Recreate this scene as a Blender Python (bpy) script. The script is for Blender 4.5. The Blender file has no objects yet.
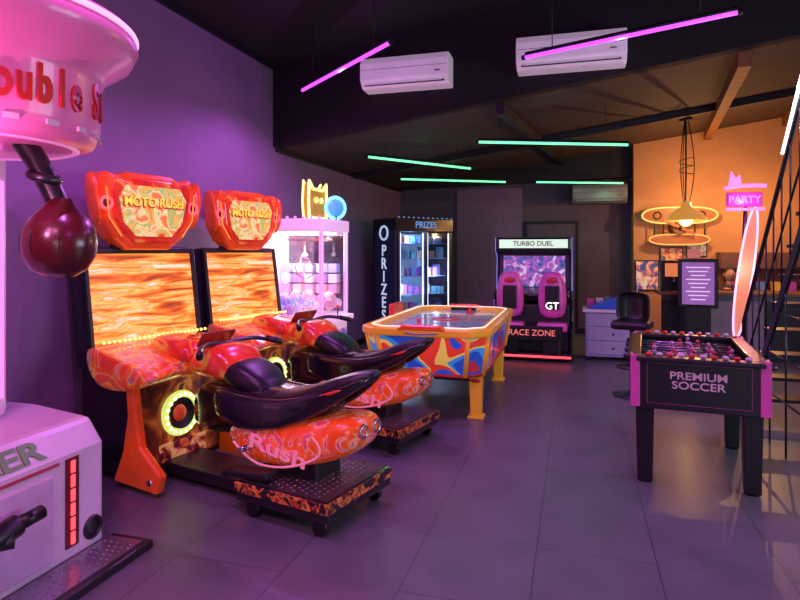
import bpy, bmesh, math, random
from mathutils import Vector, Matrix, Euler
random.seed(7)
S=bpy.context.scene
COL=bpy.context.collection
S.view_settings.view_transform='Standard'
R=math.radians
PENDING=[]

# ---------------------------------------------------------------- materials
def _new(name):
    m=bpy.data.materials.new(name); m.use_nodes=True
    nt=m.node_tree; return m,nt,nt.nodes['Principled BSDF']
def c4(c): return (c[0],c[1],c[2],1)
def M(name,col,rough=.5,metal=0,em=None,es=0,noise=.10,nscale=6,coat=0,bump=0):
    m,nt,b=_new(name)
    tc=nt.nodes.new('ShaderNodeTexCoord'); n=nt.nodes.new('ShaderNodeTexNoise')
    n.inputs['Scale'].default_value=nscale; n.inputs['Detail'].default_value=3
    nt.links.new(tc.outputs['Object'],n.inputs['Vector'])
    r=nt.nodes.new('ShaderNodeValToRGB')
    r.color_ramp.elements[0].position=.3; r.color_ramp.elements[1].position=.7
    r.color_ramp.elements[0].color=c4([x*(1-noise) for x in col]); r.color_ramp.elements[1].color=c4([min(1,x*(1+noise)) for x in col])
    nt.links.new(n.outputs['Fac'],r.inputs['Fac']); nt.links.new(r.outputs['Color'],b.inputs['Base Color'])
    b.inputs['Roughness'].default_value=rough; b.inputs['Metallic'].default_value=metal
    b.inputs['Coat Weight'].default_value=coat
    if em is not None:
        b.inputs['Emission Color'].default_value=c4(em); b.inputs['Emission Strength'].default_value=es
    if bump:
        bp=nt.nodes.new('ShaderNodeBump'); bp.inputs['Strength'].default_value=bump; bp.inputs['Distance'].default_value=.01
        nt.links.new(n.outputs['Fac'],bp.inputs['Height']); nt.links.new(bp.outputs['Normal'],b.inputs['Normal'])
    return m
def ART(name,stops,scale=4,dist=1.5,em=0,rough=.35,kind='noise',detail=3,const=False,coat=.3,stretch=(1,1,1)):
    m,nt,b=_new(name)
    tc=nt.nodes.new('ShaderNodeTexCoord')
    n=nt.nodes.new('ShaderNodeTexNoise'); n.inputs['Scale'].default_value=scale; n.inputs['Detail'].default_value=detail
    n.inputs['Distortion'].default_value=dist; out=n.outputs['Fac']
    mp=nt.nodes.new('ShaderNodeMapping'); mp.inputs['Scale'].default_value=stretch
    nt.links.new(tc.outputs['Object'],mp.inputs['Vector']); nt.links.new(mp.outputs['Vector'],n.inputs['Vector'])
    r=nt.nodes.new('ShaderNodeValToRGB'); cr=r.color_ramp
    if const: cr.interpolation='CONSTANT'
    while len(cr.elements)<len(stops): cr.elements.new(.5)
    for e,(p,c) in zip(cr.elements,stops): e.position=p; e.color=c4(c)
    nt.links.new(out,r.inputs['Fac']); nt.links.new(r.outputs['Color'],b.inputs['Base Color'])
    if em: nt.links.new(r.outputs['Color'],b.inputs['Emission Color']); b.inputs['Emission Strength'].default_value=em
    b.inputs['Roughness'].default_value=rough; b.inputs['Coat Weight'].default_value=coat
    return m
def GLASS(name,tint=(1,1,1),k=.1):
    m=bpy.data.materials.new(name); m.use_nodes=True; nt=m.node_tree; nt.nodes.clear()
    o=nt.nodes.new('ShaderNodeOutputMaterial'); mx=nt.nodes.new('ShaderNodeMixShader'); t=nt.nodes.new('ShaderNodeBsdfTransparent'); g=nt.nodes.new('ShaderNodeBsdfGlossy')
    t.inputs['Color'].default_value=c4(tint); g.inputs['Roughness'].default_value=.05; mx.inputs[0].default_value=k
    nt.links.new(t.outputs[0],mx.inputs[1]); nt.links.new(g.outputs[0],mx.inputs[2]); nt.links.new(mx.outputs[0],o.inputs[0]); return m

# ---------------------------------------------------------------- geometry helpers
def root(name,loc=(0,0,0),rz=0):
    o=bpy.data.objects.new(name,None); o.empty_display_size=.2; o.location=loc; o.rotation_euler=(0,0,R(rz)); COL.objects.link(o); return o
def mo(name,parent,verts,faces,mat,loc=(0,0,0),rot=(0,0,0),bevel=0,seg=2,smooth=False,sub=0):
    me=bpy.data.meshes.new(name); me.from_pydata([tuple(v) for v in verts],[],faces)
    bm=bmesh.new(); bm.from_mesh(me); bmesh.ops.recalc_face_normals(bm,faces=bm.faces); bm.to_mesh(me); bm.free()
    me.materials.append(mat)
    if smooth: me.polygons.foreach_set('use_smooth',[True]*len(me.polygons))
    o=bpy.data.objects.new(name,me); o.location=loc; o.rotation_euler=[R(a) for a in rot]; COL.objects.link(o)
    if parent: o.parent=parent
    if bevel:
        b=o.modifiers.new('Bevel','BEVEL'); b.width=bevel; b.segments=seg; b.limit_method='ANGLE'; b.angle_limit=R(35)
    if sub:
        s=o.modifiers.new('Sub','SUBSURF'); s.levels=sub; s.render_levels=sub
    return o
def box(name,parent,c,s,mat,bevel=0,rot=(0,0,0),tb=1.0):
    x,y,z=s[0]/2,s[1]/2,s[2]/2
    v=[(-x*tb,-y*tb,-z),(x*tb,-y*tb,-z),(x*tb,y*tb,-z),(-x*tb,y*tb,-z),(-x,-y,z),(x,-y,z),(x,y,z),(-x,y,z)]
    f=[(0,3,2,1),(4,5,6,7),(0,1,5,4),(1,2,6,5),(2,3,7,6),(3,0,4,7)]
    return mo(name,parent,v,f,mat,c,rot,bevel)
def bx(name,parent,x0,x1,y0,y1,z0,z1,mat,bevel=0):
    return box(name,parent,((x0+x1)/2,(y0+y1)/2,(z0+z1)/2),(x1-x0,y1-y0,z1-z0),mat,bevel)
def prism(name,parent,pts,axis,lo,hi,mat,bevel=0,loc=(0,0,0),rot=(0,0,0)):
    def P(a,b,t): return {'x':(t,a,b),'y':(a,t,b),'z':(a,b,t)}[axis]
    n=len(pts); v=[P(a,b,lo) for a,b in pts]+[P(a,b,hi) for a,b in pts]
    f=[tuple(range(n)),tuple(range(n,2*n))]+[(i,(i+1)%n,n+(i+1)%n,n+i) for i in range(n)]
    return mo(name,parent,v,f,mat,loc,rot,bevel)
def cyl(name,parent,p1,p2,r,mat,r2=None,seg=20,bevel=0):
    p1=Vector(p1);p2=Vector(p2); r2=r if r2 is None else r2
    d=p2-p1; q=d.to_track_quat('Z','Y'); v=[];f=[]
    for k,(p,rr) in enumerate(((p1,r),(p2,r2))):
        for i in range(seg):
            a=2*math.pi*i/seg; v.append(p+q@Vector((rr*math.cos(a),rr*math.sin(a),0)))
    f=[tuple(range(seg)),tuple(range(seg,2*seg))]+[(i,(i+1)%seg,seg+(i+1)%seg,seg+i) for i in range(seg)]
    o=mo(name,parent,v,f,mat,bevel=bevel)
    for p in o.data.polygons:
        if len(p.vertices)==4: p.use_smooth=True
    return o
def lathe(name,parent,prof,mat,loc=(0,0,0),rot=(0,0,0),seg=40,smooth=True):
    v=[];f=[];n=len(prof)
    for i in range(seg):
        a=2*math.pi*i/seg
        for r,z in prof: v.append((max(r,.0004)*math.cos(a),max(r,.0004)*math.sin(a),z))
    for i in range(seg):
        for j in range(n-1):
            a=i*n+j;b=((i+1)%seg)*n+j; f.append((a,b,b+1,a+1))
    return mo(name,parent,v,f,mat,loc,rot,smooth=smooth)
def sph(name,parent,c,r,mat,rot=(0,0,0),seg=24):
    if not hasattr(r,'__len__'): r=(r,r,r)
    me=bpy.data.meshes.new(name); bm=bmesh.new(); bmesh.ops.create_uvsphere(bm,u_segments=seg,v_segments=seg//2+2,radius=1)
    for v in bm.verts: v.co=Vector((v.co.x*r[0],v.co.y*r[1],v.co.z*r[2]))
    bm.to_mesh(me); bm.free(); me.materials.append(mat); me.polygons.foreach_set('use_smooth',[True]*len(me.polygons))
    o=bpy.data.objects.new(name,me); o.location=c; o.rotation_euler=[R(a) for a in rot]; COL.objects.link(o); o.parent=parent; return o
def blobs(name,parent,items,mats,seg=10):
    me=bpy.data.meshes.new(name); bm=bmesh.new()
    for c,r,mi in items:
        if not hasattr(r,'__len__'): r=(r,r,r)
        ret=bmesh.ops.create_uvsphere(bm,u_segments=seg,v_segments=max(5,seg//2),radius=1,matrix=Matrix.Translation(c)@Matrix.Diagonal((r[0],r[1],r[2],1)))
        for vv in ret['verts']:
            for ff in vv.link_faces: ff.material_index=mi; ff.smooth=True
    bm.to_mesh(me); bm.free()
    for m in mats: me.materials.append(m)
    o=bpy.data.objects.new(name,me); COL.objects.link(o); o.parent=parent; return o
def boxes(name,parent,items,mats):
    me=bpy.data.meshes.new(name); bm=bmesh.new()
    for c,s,mi in items:
        ret=bmesh.ops.create_cube(bm,size=1,matrix=Matrix.Translation(c)@Matrix.Diagonal((s[0],s[1],s[2],1)))
        for vv in ret['verts']:
            for ff in vv.link_faces: ff.material_index=mi
    bm.to_mesh(me); bm.free()
    for m in mats: me.materials.append(m)
    o=bpy.data.objects.new(name,me); COL.objects.link(o); o.parent=parent; return o
def torus(name,parent,c,Rr,r,mat,rot=(0,0,0),seg=36,ms=10):
    v=[];f=[]
    for i in range(seg):
        a=2*math.pi*i/seg
        for j in range(ms):
            b=2*math.pi*j/ms; v.append(((Rr+r*math.cos(b))*math.cos(a),(Rr+r*math.cos(b))*math.sin(a),r*math.sin(b)))
    for i in range(seg):
        for j in range(ms): f.append((i*ms+j,((i+1)%seg)*ms+j,((i+1)%seg)*ms+(j+1)%ms,i*ms+(j+1)%ms))
    return mo(name,parent,v,f,mat,c,rot,smooth=True)
def loft(name,parent,secs,mat,sub=1,loc=(0,0,0),rot=(0,0,0)):
    n=len(secs[0]); v=[p for s in secs for p in s]; f=[tuple(range(n)),tuple(range((len(secs)-1)*n,len(secs)*n))]
    for k in range(len(secs)-1):
        for i in range(n): f.append((k*n+i,k*n+(i+1)%n,(k+1)*n+(i+1)%n,(k+1)*n+i))
    return mo(name,parent,v,f,mat,loc,rot,smooth=True,sub=sub)
def sec(x,zc,w,h,yc=0,n=12,p=.6):
    out=[]
    for i in range(n):
        a=2*math.pi*i/n; c,s=math.cos(a),math.sin(a)
        out.append((x,yc+w/2*math.copysign(abs(c)**p,c),zc+h/2*math.copysign(abs(s)**p,s)))
    return out
def pipe(name,parent,pts,r,mat,cyclic=False,smooth=False):
    cu=bpy.data.curves.new(name,'CURVE'); cu.dimensions='3D'; cu.bevel_depth=r; cu.bevel_resolution=2; cu.use_fill_caps=True
    if smooth:
        sp=cu.splines.new('NURBS'); sp.points.add(len(pts)-1); sp.order_u=3; sp.use_endpoint_u=not cyclic; sp.use_cyclic_u=cyclic; sp.resolution_u=4
    else:
        sp=cu.splines.new('POLY'); sp.points.add(len(pts)-1); sp.use_cyclic_u=cyclic
    for q,p in zip(sp.points,pts): q.co=(p[0],p[1],p[2],1)
    cu.materials.append(mat); o=bpy.data.objects.new(name,cu); COL.objects.link(o); o.parent=parent; PENDING.append(o); return o
def text(name,parent,s,loc,rot,size,mat,ext=.004,sx=1,line=1,bold=.0):
    cu=bpy.data.curves.new(name,'FONT'); cu.body=s; cu.size=size; cu.extrude=ext; cu.align_x='CENTER'; cu.align_y='CENTER'; cu.space_line=line; cu.offset=bold
    cu.materials.append(mat); o=bpy.data.objects.new(name,cu); o.location=loc; o.rotation_euler=[R(a) for a in rot]; o.scale=(sx,1,1)
    COL.objects.link(o); o.parent=parent; PENDING.append(o); return o
def plight(name,parent,loc,e,col,radius=0):
    l=bpy.data.lights.new(name,'POINT'); l.energy=e; l.color=col; l.shadow_soft_size=radius
    o=bpy.data.objects.new(name,l); o.location=loc; COL.objects.link(o); o.parent=parent; return o
def slight(name,parent,loc,e,col,ang=165,blend=.5):
    l=bpy.data.lights.new(name,'SPOT'); l.energy=e; l.color=col; l.shadow_soft_size=0; l.spot_size=R(ang); l.spot_blend=blend
    o=bpy.data.objects.new(name,l); o.location=loc; COL.objects.link(o); o.parent=parent; return o
FX=(90,0,90); FY=(90,0,0)

# ---------------------------------------------------------------- shared materials
black=M('black_paint',(.012,.012,.015),.35,noise=.3)
blackg=M('black_gloss',(.01,.01,.012),.18,coat=.5)
rubber=M('black_vinyl',(.010,.009,.010),.36,bump=.05,nscale=40)
steel=M('dark_steel',(.08,.08,.09),.35,.9)
chrome=M('chrome',(.7,.7,.72),.15,1)
white=M('white_plastic',(.75,.75,.76),.35)
purpleE=M('purple_led',(.4,.1,.6),.4,em=(.50,.05,.95),es=2.6)
greenE=M('green_led',(.2,.6,.4),.4,em=(.16,.95,.42),es=1.7)
redE=M('red_led',(.6,.02,.02),.4,em=(1,.06,.08),es=2.2)
pinkE=M('pink_neon',(.8,.1,.6),.4,em=(1,.12,.75),es=2.6)
yellowE=M('yellow_bulbs',(.8,.7,.2),.4,em=(1,.8,.15),es=2.4)
whiteE=M('white_led',(.8,.8,.8),.4,em=(1,.93,.85),es=2.5)
blueE=M('blue_led',(.1,.3,.8),.4,em=(.15,.5,1),es=2.2)
warmE=M('warm_bulb',(.9,.6,.2),.4,em=(1,.55,.15),es=6)
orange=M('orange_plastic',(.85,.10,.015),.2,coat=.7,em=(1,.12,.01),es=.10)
red=M('red_plastic',(.65,.03,.02),.28,coat=.4)
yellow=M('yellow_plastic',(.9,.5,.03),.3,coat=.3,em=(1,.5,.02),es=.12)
pink=M('pink_plastic',(.85,.12,.5),.3,coat=.3)
blue=M('blue_plastic',(.03,.15,.6),.3)
glass=GLASS('clear_glass')

# ---------------------------------------------------------------- room
wl=M('wall_purple_paint',(.23,.14,.25),.7,noise=.06,nscale=2,bump=.08)
wd=M('wall_dark_paint',(.13,.10,.15),.7,noise=.1,nscale=2)
wo=M('wall_ochre_paint',(.60,.31,.145),.8,noise=.08,nscale=2)
ceilm=M('ceiling_near_black',(.008,.006,.008),.85)
ceilb=M('ceiling_brown_paint',(.060,.032,.022),.75,noise=.2,nscale=1.5)
trimb=M('trim_black',(.012,.010,.013),.5)
def floor_mat():
    m,nt,b=_new('floor_grey_tiles'); tc=nt.nodes.new('ShaderNodeTexCoord'); br=nt.nodes.new('ShaderNodeTexBrick')
    br.offset=.5; br.inputs['Scale'].default_value=1; br.inputs['Brick Width'].default_value=1.2; br.inputs['Row Height'].default_value=.6
    br.inputs['Mortar Size'].default_value=.004; br.inputs['Mortar Smooth'].default_value=.6
    br.inputs['Color1'].default_value=(.115,.125,.13,1); br.inputs['Color2'].default_value=(.13,.14,.145,1); br.inputs['Mortar'].default_value=(.045,.05,.055,1)
    mp=nt.nodes.new('ShaderNodeMapping'); mp.inputs['Rotation'].default_value=(0,0,R(90)); nt.links.new(tc.outputs['Object'],mp.inputs['Vector']); nt.links.new(mp.outputs['Vector'],br.inputs['Vector'])
    n=nt.nodes.new('ShaderNodeTexNoise'); n.inputs['Scale'].default_value=3; n.inputs['Detail'].default_value=8; nt.links.new(tc.outputs['Object'],n.inputs['Vector'])
    mx=nt.nodes.new('ShaderNodeMix'); mx.data_type='RGBA'; mx.blend_type='OVERLAY'; mx.inputs['Factor'].default_value=.35
    nt.links.new(br.outputs['Color'],mx.inputs['A']); nt.links.new(n.outputs['Fac'],mx.inputs['B']); nt.links.new(mx.outputs['Result'],b.inputs['Base Color'])
    mr=nt.nodes.new('ShaderNodeMapRange'); mr.inputs['To Min'].default_value=.25; mr.inputs['To Max'].default_value=.42
    nt.links.new(n.outputs['Fac'],mr.inputs['Value']); nt.links.new(mr.outputs['Result'],b.inputs['Roughness'])
    bp=nt.nodes.new('ShaderNodeBump'); bp.inputs['Strength'].default_value=.12; bp.inputs['Distance'].default_value=.01; nt.links.new(n.outputs['Fac'],bp.inputs['Height']); nt.links.new(bp.outputs['Normal'],b.inputs['Normal'])
    return m
XL,XR,YB,YN,YS=-3.5,4.3,12.0,-3.0,6.57
def cz(x): return 3.35+.145*x      # far ceiling
def cn(x): return 4.33+.145*x      # near ceiling
bx('floor',None,XL-.1,XR+.1,YN-.1,YB+.1,-.1,0,floor_mat())
bx('wall_left',None,XL-.12,XL,YN,YS,0,cn(XL),wl)
bx('wall_left_rear',None,XL-.12,XL,YS,YB,0,cz(XL),wl)
prism('wall_back',None,[(XL,0),(XR,0),(XR,cz(XR)),(XL,cz(XL))],'y',YB,YB+.12,wd)
prism('wall_ochre',None,[(1.0,0),(XR,0),(XR,cz(XR)-.001),(1.0,cz(1.0)-.001)],'y',11.5,YB,wo)
prism('wall_right',None,[(YN,0),(YB,0),(YB,cz(XR)),(YS,cz(XR)),(YS,cn(XR)),(YN,cn(XR))],'x',XR,XR+.12,wd)
prism('wall_front',None,[(XL,0),(XR,0),(XR,cn(XR)),(XL,cn(XL))],'y',YN-.12,YN,wd)
def slab(name,f,y0,y1,mat):
    a,b=XL-.12,XR+.12
    v=[(a,y0,f(a)),(b,y0,f(b)),(b,y1,f(b)),(a,y1,f(a)),(a,y0,f(a)+.1),(b,y0,f(b)+.1),(b,y1,f(b)+.1),(a,y1,f(a)+.1)]
    mo(name,None,v,[(0,1,2,3),(4,5,6,7),(0,1,5,4),(1,2,6,5),(2,3,7,6),(3,0,4,7)],mat)
slab('ceiling',cn,YN-.12,YS+.1,ceilm)
slab('ceiling_rear',cz,YS,YB+.12,ceilb)
a,b=XL,XR
prism('wall_bulkhead',None,[(a,cz(a)),(b,cz(b)),(b,cn(b)),(a,cn(a))],'y',YS-.02,YS+.12,ceilm)
prism('trim_soffit',None,[(XL,2.84),(1.0,2.95),(1.0,cz(1.0)),(XL,cz(XL)+.01)],'y',YB-.25,YB,trimb)
bx('trim_wall_cap',None,XL,XL+.03,YN,YS,cn(XL)-.06,cn(XL)-.005,trimb)
bx('trim_wall_cap_rear',None,XL,XL+.03,YS,YB,cz(XL)-.05,cz(XL)-.005,trimb)
bx('trim_corner_post',None,XL,XL+.05,YS-.06,YS,cz(XL),cn(XL),trimb)
bx('baseboard_left',None,XL,XL+.02,YN,YB,0,.1,trimb)
bx('baseboard_back',None,XL,1.0,YB-.02,YB,0,.1,trimb)
bx('baseboard_right',None,XR-.02,XR,YN,YB,0,.1,trimb)
bx('trim_wall_panel',None,-2.3,-1.0,YB-.03,YB,.1,2.82,M('wall_purple_lit_panel',(.27,.18,.32),.65))  # lighter mauve stands in for purple light on the panel
d=root('door_1',(-.45,YB-.03,0))
bx('leaf',d,-.45,.45,-.04,0,0,2.1,M('door_mauve',(.12,.085,.14),.6)); bx('frame_left',d,-.5,-.45,-.05,0,0,2.16,trimb); bx('frame_right',d,.45,.5,-.05,0,0,2.16,trimb); bx('frame_top',d,-.45,.45,-.05,0,2.1,2.16,trimb)
cyl('handle',d,(.38,-.1,1.02),(.26,-.1,1.02),.012,chrome); cyl('handle_stem',d,(.38,-.1,1.02),(.38,-.04,1.02),.01,chrome)
def beam(n,p,q,mat,w=.12,h=.16):
    d=Vector(q)-Vector(p); L=d.length; q_=d.to_track_quat('X','Z'); o=box(n,None,(Vector(p)+Vector(q))/2,(L,w,h),mat); o.rotation_euler=q_.to_euler()
wood=M('beam_brown_wood',(.24,.085,.028),.55,noise=.25)
beam('ceiling_beam',(2.2,11.5,cz(2.2)-.08),(1.62,6.7,cz(1.62)-.08),wood)
beam('ceiling_beam',(3.4,11.5,cz(3.4)-.08),(2.9,6.7,cz(2.9)-.08),wood)
beam('ceiling_beam',(-.2,11.7,cz(-.2)-.07),(-.8,6.7,cz(-.8)-.07),trimb,.09,.12)
beam('ceiling_purlin',(-3.45,9.2,cz(-3.45)-.05),(4.25,9.2,cz(4.25)-.05),trimb,.08,.09)
for yy in (1.2,3.4):
    beam('ceiling_rafter',(-3.48,yy,cn(-3.48)-.08),(4.28,yy+.4,cn(4.28)-.08),ceilm,.1,.14)
w=root('fill_window_1',(XR-.02,4.0,1.5))  # unseen window added to carry daylight fill, after the bluish floor reflections
bx('pane',w,-.01,0,-1.4,1.4,-1.2,.9,M('sky_fill_pane',(.5,.6,.7),.2,em=(.5,.65,1),es=.6))
for yy in (-1.4,0,1.4): bx('mullion',w,-.05,.0,yy-.03,yy+.03,-1.2,.9,black)
for zz in (-1.2,.9): bx('rail',w,-.05,0,-1.43,1.43,zz-.03,zz+.03,black)
def daylight_fill(parent,loc,dirv,sx,sy,e):
    l=bpy.data.lights.new('daylight_fill','AREA'); l.shape='RECTANGLE'; l.size=sx; l.size_y=sy; l.energy=e; l.color=(.74,.84,1)
    o=bpy.data.objects.new('daylight_fill',l); o.location=loc; o.rotation_euler=Vector(dirv).to_track_quat('-Z','Y').to_euler(); COL.objects.link(o); o.parent=parent
daylight_fill(w,(-.08,0,-.1),(-1,0,-.15),2.7,2.0,105)
w2=root('fill_window_2',(1.6,YN+.02,1.45))  # unseen front window, added behind the camera as daylight fill
bx('pane',w2,-1.5,1.5,0,.01,-1.3,1.0,M('sky_fill_pane_front',(.5,.6,.7),.2,em=(.5,.65,1),es=.3))
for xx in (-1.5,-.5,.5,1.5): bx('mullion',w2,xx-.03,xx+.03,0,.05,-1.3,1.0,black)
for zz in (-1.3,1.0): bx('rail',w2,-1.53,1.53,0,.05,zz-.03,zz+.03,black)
daylight_fill(w2,(0,.08,-.1),(-.12,1,-.1),2.9,2.1,38)

# ---------------------------------------------------------------- LED tubes
def tube(p,q,em,lcol,e,ceil,up=.14):
    c=(Vector(p)+Vector(q))/2; r=root('led_tube_light',c); p=Vector(p)-c;q=Vector(q)-c
    cyl('tube',r,p,q,.017,em,seg=14)
    d=(q-p).normalized()
    cyl('housing',r,p+Vector((0,0,.026)),q+Vector((0,0,.026)),.02,black,seg=10)
    cyl('end_cap_1',r,p-d*.03,p,.022,black,seg=12); cyl('end_cap_2',r,q,q+d*.03,.022,black,seg=12)
    for t in (.15,.85):
        a=p.lerp(q,t); wp=a+c; cyl('cable',r,a+Vector((0,0,.03)),a+Vector((0,0,ceil(wp.x)-wp.z-.02)),.004,black,seg=6)
    for t in (.2,.8):
        slight('glow',r,p.lerp(q,t)-Vector((0,0,.05)),e,lcol)
    if up: plight('spill',r,p.lerp(q,.5)-Vector((0,0,.05)),e*up,lcol)
PU=(.66,.17,1); GR=(.2,1,.5)
tube((-2.77,5.80,3.29),(-1.45,4.67,3.29),purpleE,PU,74,cn)
tube((-.42,5.36,3.29),(1.11,4.77,3.29),purpleE,PU,52,cn)
tube((-2.61,7.41,2.82),(-1.51,8.91,2.82),greenE,GR,3.5,cz)
tube((-1.12,7.19,2.9),(.62,7.9,2.9),greenE,GR,3.5,cz)
tube((-2.80,9.61,2.785),(-1.17,10.54,2.785),greenE,GR,3,cz)
tube((-.66,10.7,2.785),(.81,11.3,2.785),greenE,GR,3,cz)
tube((-2.6,2.6,3.4),(-1.2,1.6,3.4),purpleE,(.75,.17,.95),98,cn)  # tube added above the view as purple fill
tube((-1.9,-.6,3.4),(-.4,-.2,3.4),purpleE,(.95,.25,.70),115,cn,.08)  # tube added behind the camera as magenta fill
tube((1.2,1.2,3.5),(2.7,.6,3.5),purpleE,PU,40,cn,.05)  # another added fill tube, out of view
tube((2.95,8.3,3.1),(4.05,9.0,3.1),pinkE,(1,.35,.7),22,cz,.05)  # pink tube added out of view to light the right floor and stairs

# ---------------------------------------------------------------- air conditioners
def aircon(x,y,z,w=1.08,dark=False):
    m=M('aircon_white_selflit',(.9,.84,.88),.35,em=(.9,.75,.85),es=.16) if not dark else M('aircon_grey',(.22,.22,.26),.4)  # white casing glows faintly, standing in for bounce light
    r=root('air_conditioner',(x,y,z))
    prism('body',r,[(.22,-.17),(.22,.17),(-.02,.17),(-.06,.1),(-.06,-.08),(.02,-.16)],'x',-w/2,w/2,m,.012)
    box('vent',r,(0,-.02,-.125),(w*.9,.008,.045),black,rot=(-45,0,0)); box('flap',r,(0,-.045,-.115),(w*.86,.006,.05),m,rot=(-38,0,0))
    box('panel_line',r,(0,-.0605,.03),(w*.97,.003,.004),steel); box('badge',r,(w*.38,-.062,-.03),(.06,.003,.012),steel)
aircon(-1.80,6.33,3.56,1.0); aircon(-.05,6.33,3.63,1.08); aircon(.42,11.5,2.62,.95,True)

# ---------------------------------------------------------------- motorbike arcade machines
OR=(.82,.10,.012)
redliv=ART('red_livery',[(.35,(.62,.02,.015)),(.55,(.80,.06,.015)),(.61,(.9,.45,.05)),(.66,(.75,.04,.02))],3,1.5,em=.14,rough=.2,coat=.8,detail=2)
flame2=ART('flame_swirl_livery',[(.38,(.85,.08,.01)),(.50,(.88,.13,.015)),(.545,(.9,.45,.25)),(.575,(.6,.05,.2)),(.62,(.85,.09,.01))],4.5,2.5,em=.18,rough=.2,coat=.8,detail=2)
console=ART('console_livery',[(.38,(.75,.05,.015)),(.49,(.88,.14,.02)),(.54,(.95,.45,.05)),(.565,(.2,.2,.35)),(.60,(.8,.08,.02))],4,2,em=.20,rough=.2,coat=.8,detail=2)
game=ART('racing_screen_picture',[(.28,(.16,.02,.005)),(.40,(.5,.10,.01)),(.48,(.8,.26,.02)),(.54,(.98,.60,.12)),(.58,(.85,.30,.03)),(.68,(1,.85,.45))],10,.7,em=.80,rough=.3,coat=.3,detail=8,stretch=(.4,.22,1.9))
game.node_tree.nodes['Mapping'].inputs['Rotation'].default_value=(R(38),0,0)
marq=ART('marquee_picture',[(.30,(.55,.04,.02)),(.42,(.85,.5,.05)),(.49,(.25,.5,.1)),(.55,(.95,.8,.25)),(.64,(.8,.2,.03))],7,1.2,em=.6)
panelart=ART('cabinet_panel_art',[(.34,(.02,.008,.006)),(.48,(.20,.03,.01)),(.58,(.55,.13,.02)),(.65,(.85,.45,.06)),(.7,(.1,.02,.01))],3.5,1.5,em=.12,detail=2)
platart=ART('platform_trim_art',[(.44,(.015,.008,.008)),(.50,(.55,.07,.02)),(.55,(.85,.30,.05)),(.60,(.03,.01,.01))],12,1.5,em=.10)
ringm=M('speaker_ring_lime',(.5,.6,.1),.3,em=(.75,1,.2),es=.8)
tglow=M('trim_glow',(.9,.3,.05),.3,em=(1,.30,.03),es=.7)
gold=M('letter_gold',(.9,.6,.05),.3,em=(1,.65,.05),es=.9)
D=-.12
def bike_machine(loc):
    r=root('motorcycle_arcade_machine',loc,-13.7)
    prism('lower_cabinet',r,[(-2.14,.05),(-1.42+D,.05),(-1.42+D,.42),(-1.5+D,.8),(-2.14,.8)],'y',-.38,.38,blackg,.02)
    prism('front_panel',r,[(-1.42+D,.1),(-1.405+D,.1),(-1.405+D,.42),(-1.485+D,.8),(-1.5+D,.8)],'y',-.34,.34,panelart)
    for s in (-1,1):
        prism('side_fin',r,[(x-.04,z) for x,z in [(-1.66,.04),(-1.22,.03),(-1.18,.15),(-1.38,.30),(-1.43,.55),(-1.46,.78),(-1.54,.78),(-1.51,.5),(-1.56,.25)]],'y',s*.40-.03,s*.40+.03,orange,.015)
        cyl('fin_bolt',r,(-1.32,s*.40-.04,.10),(-1.32,s*.40+.04,.10),.02,chrome,seg=12)
    zc=.43
    torus('speaker_ring',r,(-1.40+D,-.02,zc),.135,.026,ringm,rot=(0,88,0))
    lathe('speaker_cone',r,[(.0,.0),(.05,.0),(.11,.03)],black,loc=(-1.41+D,-.02,zc),rot=(0,85,0))
    lathe('speaker_dome',r,[(.06,.0),(.045,.02),(.0,.03)],orange,loc=(-1.405+D,-.02,zc),rot=(0,85,0))
    blobs('ring_bulbs',r,[((-1.375+D,-.02+.135*math.cos(k*math.pi/9),zc+.135*math.sin(k*math.pi/9)),.013,0) for k in range(18)],[M('ring_bulb',(.9,.9,.6),.3,em=(1,1,.55),es=2.4)],8)
    box('badge_panel',r,(-1.395+D,0,.18),(.02,.4,.12),ART('badge_art',[(.42,(.1,.01,.02)),(.5,(.7,.12,.03)),(.6,(.9,.6,.2))],9,1,em=.2))
    lean=8
    box('monitor_housing',r,(-2.02,0,1.20),(.16,.98,.84),blackg,.03,(0,-lean,0))
    box('screen',r,(-1.928,0,1.225),(.012,.89,.70),game,0,(0,-lean,0))
    for s in (-1,1): box('bezel_side',r,(-1.92,s*.465,1.225),(.035,.035,.78),black,.008,(0,-lean,0))
    box('bezel_top',r,(-1.98,0,1.595),(.04,.96,.04),black,.008,(0,-lean,0))
    box('tower_back',r,(-2.10,0,.95),(.10,.7,1.3),black,.02)
    loft('console',r,[[(x+D,y,z) for x,z in ((-1.80,.84),(-1.80,.95),(-1.62,.95-abs(y)*.06),(-1.32+abs(y)*.25,.87-abs(y)*.1),(-1.22+abs(y)*.35,.77),(-1.40+abs(y)*.1,.66),(-1.7,.66))] for y in (-.52,-.46,-.3,0,.3,.46,.52)],console,2)
    loft('console_centre',r,[sec(-1.62+D,.93,.34,.12),sec(-1.45+D,.92,.36,.16),sec(-1.25+D,.88,.34,.16),sec(-1.16+D,.86,.26,.1)],redliv,1)
    blobs('console_bulbs',r,[((-1.66+D,-.44+.88*k/22,.965),.011,0) for k in range(23)],[yellowE],6)
    g=.88
    P=[(-.20,1.60),(-.33,1.68),(-.44,1.82),(-.47,2.06),(-.42,2.17),(-.30,2.13),(-.22,2.17),(.22,2.17),(.30,2.13),(.42,2.17),(.47,2.06),(.44,1.82),(.33,1.68),(.20,1.60)]
    P=[(y*g,z) for y,z in P]
    prism('marquee_body',r,P,'x',-2.06,-1.86,orange,.035)
    prism('marquee_frame',r,[(y*.82,1.9+(z-1.9)*.82) for y,z in P],'x',-1.87,-1.835,redliv,.012)
    Q=[(-.15,1.70),(-.25,1.80),(-.29,1.98),(-.23,2.07),(.23,2.07),(.29,1.98),(.25,1.80),(.15,1.70)]
    prism('marquee_picture',r,Q,'x',-1.835,-1.825,marq)
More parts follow.
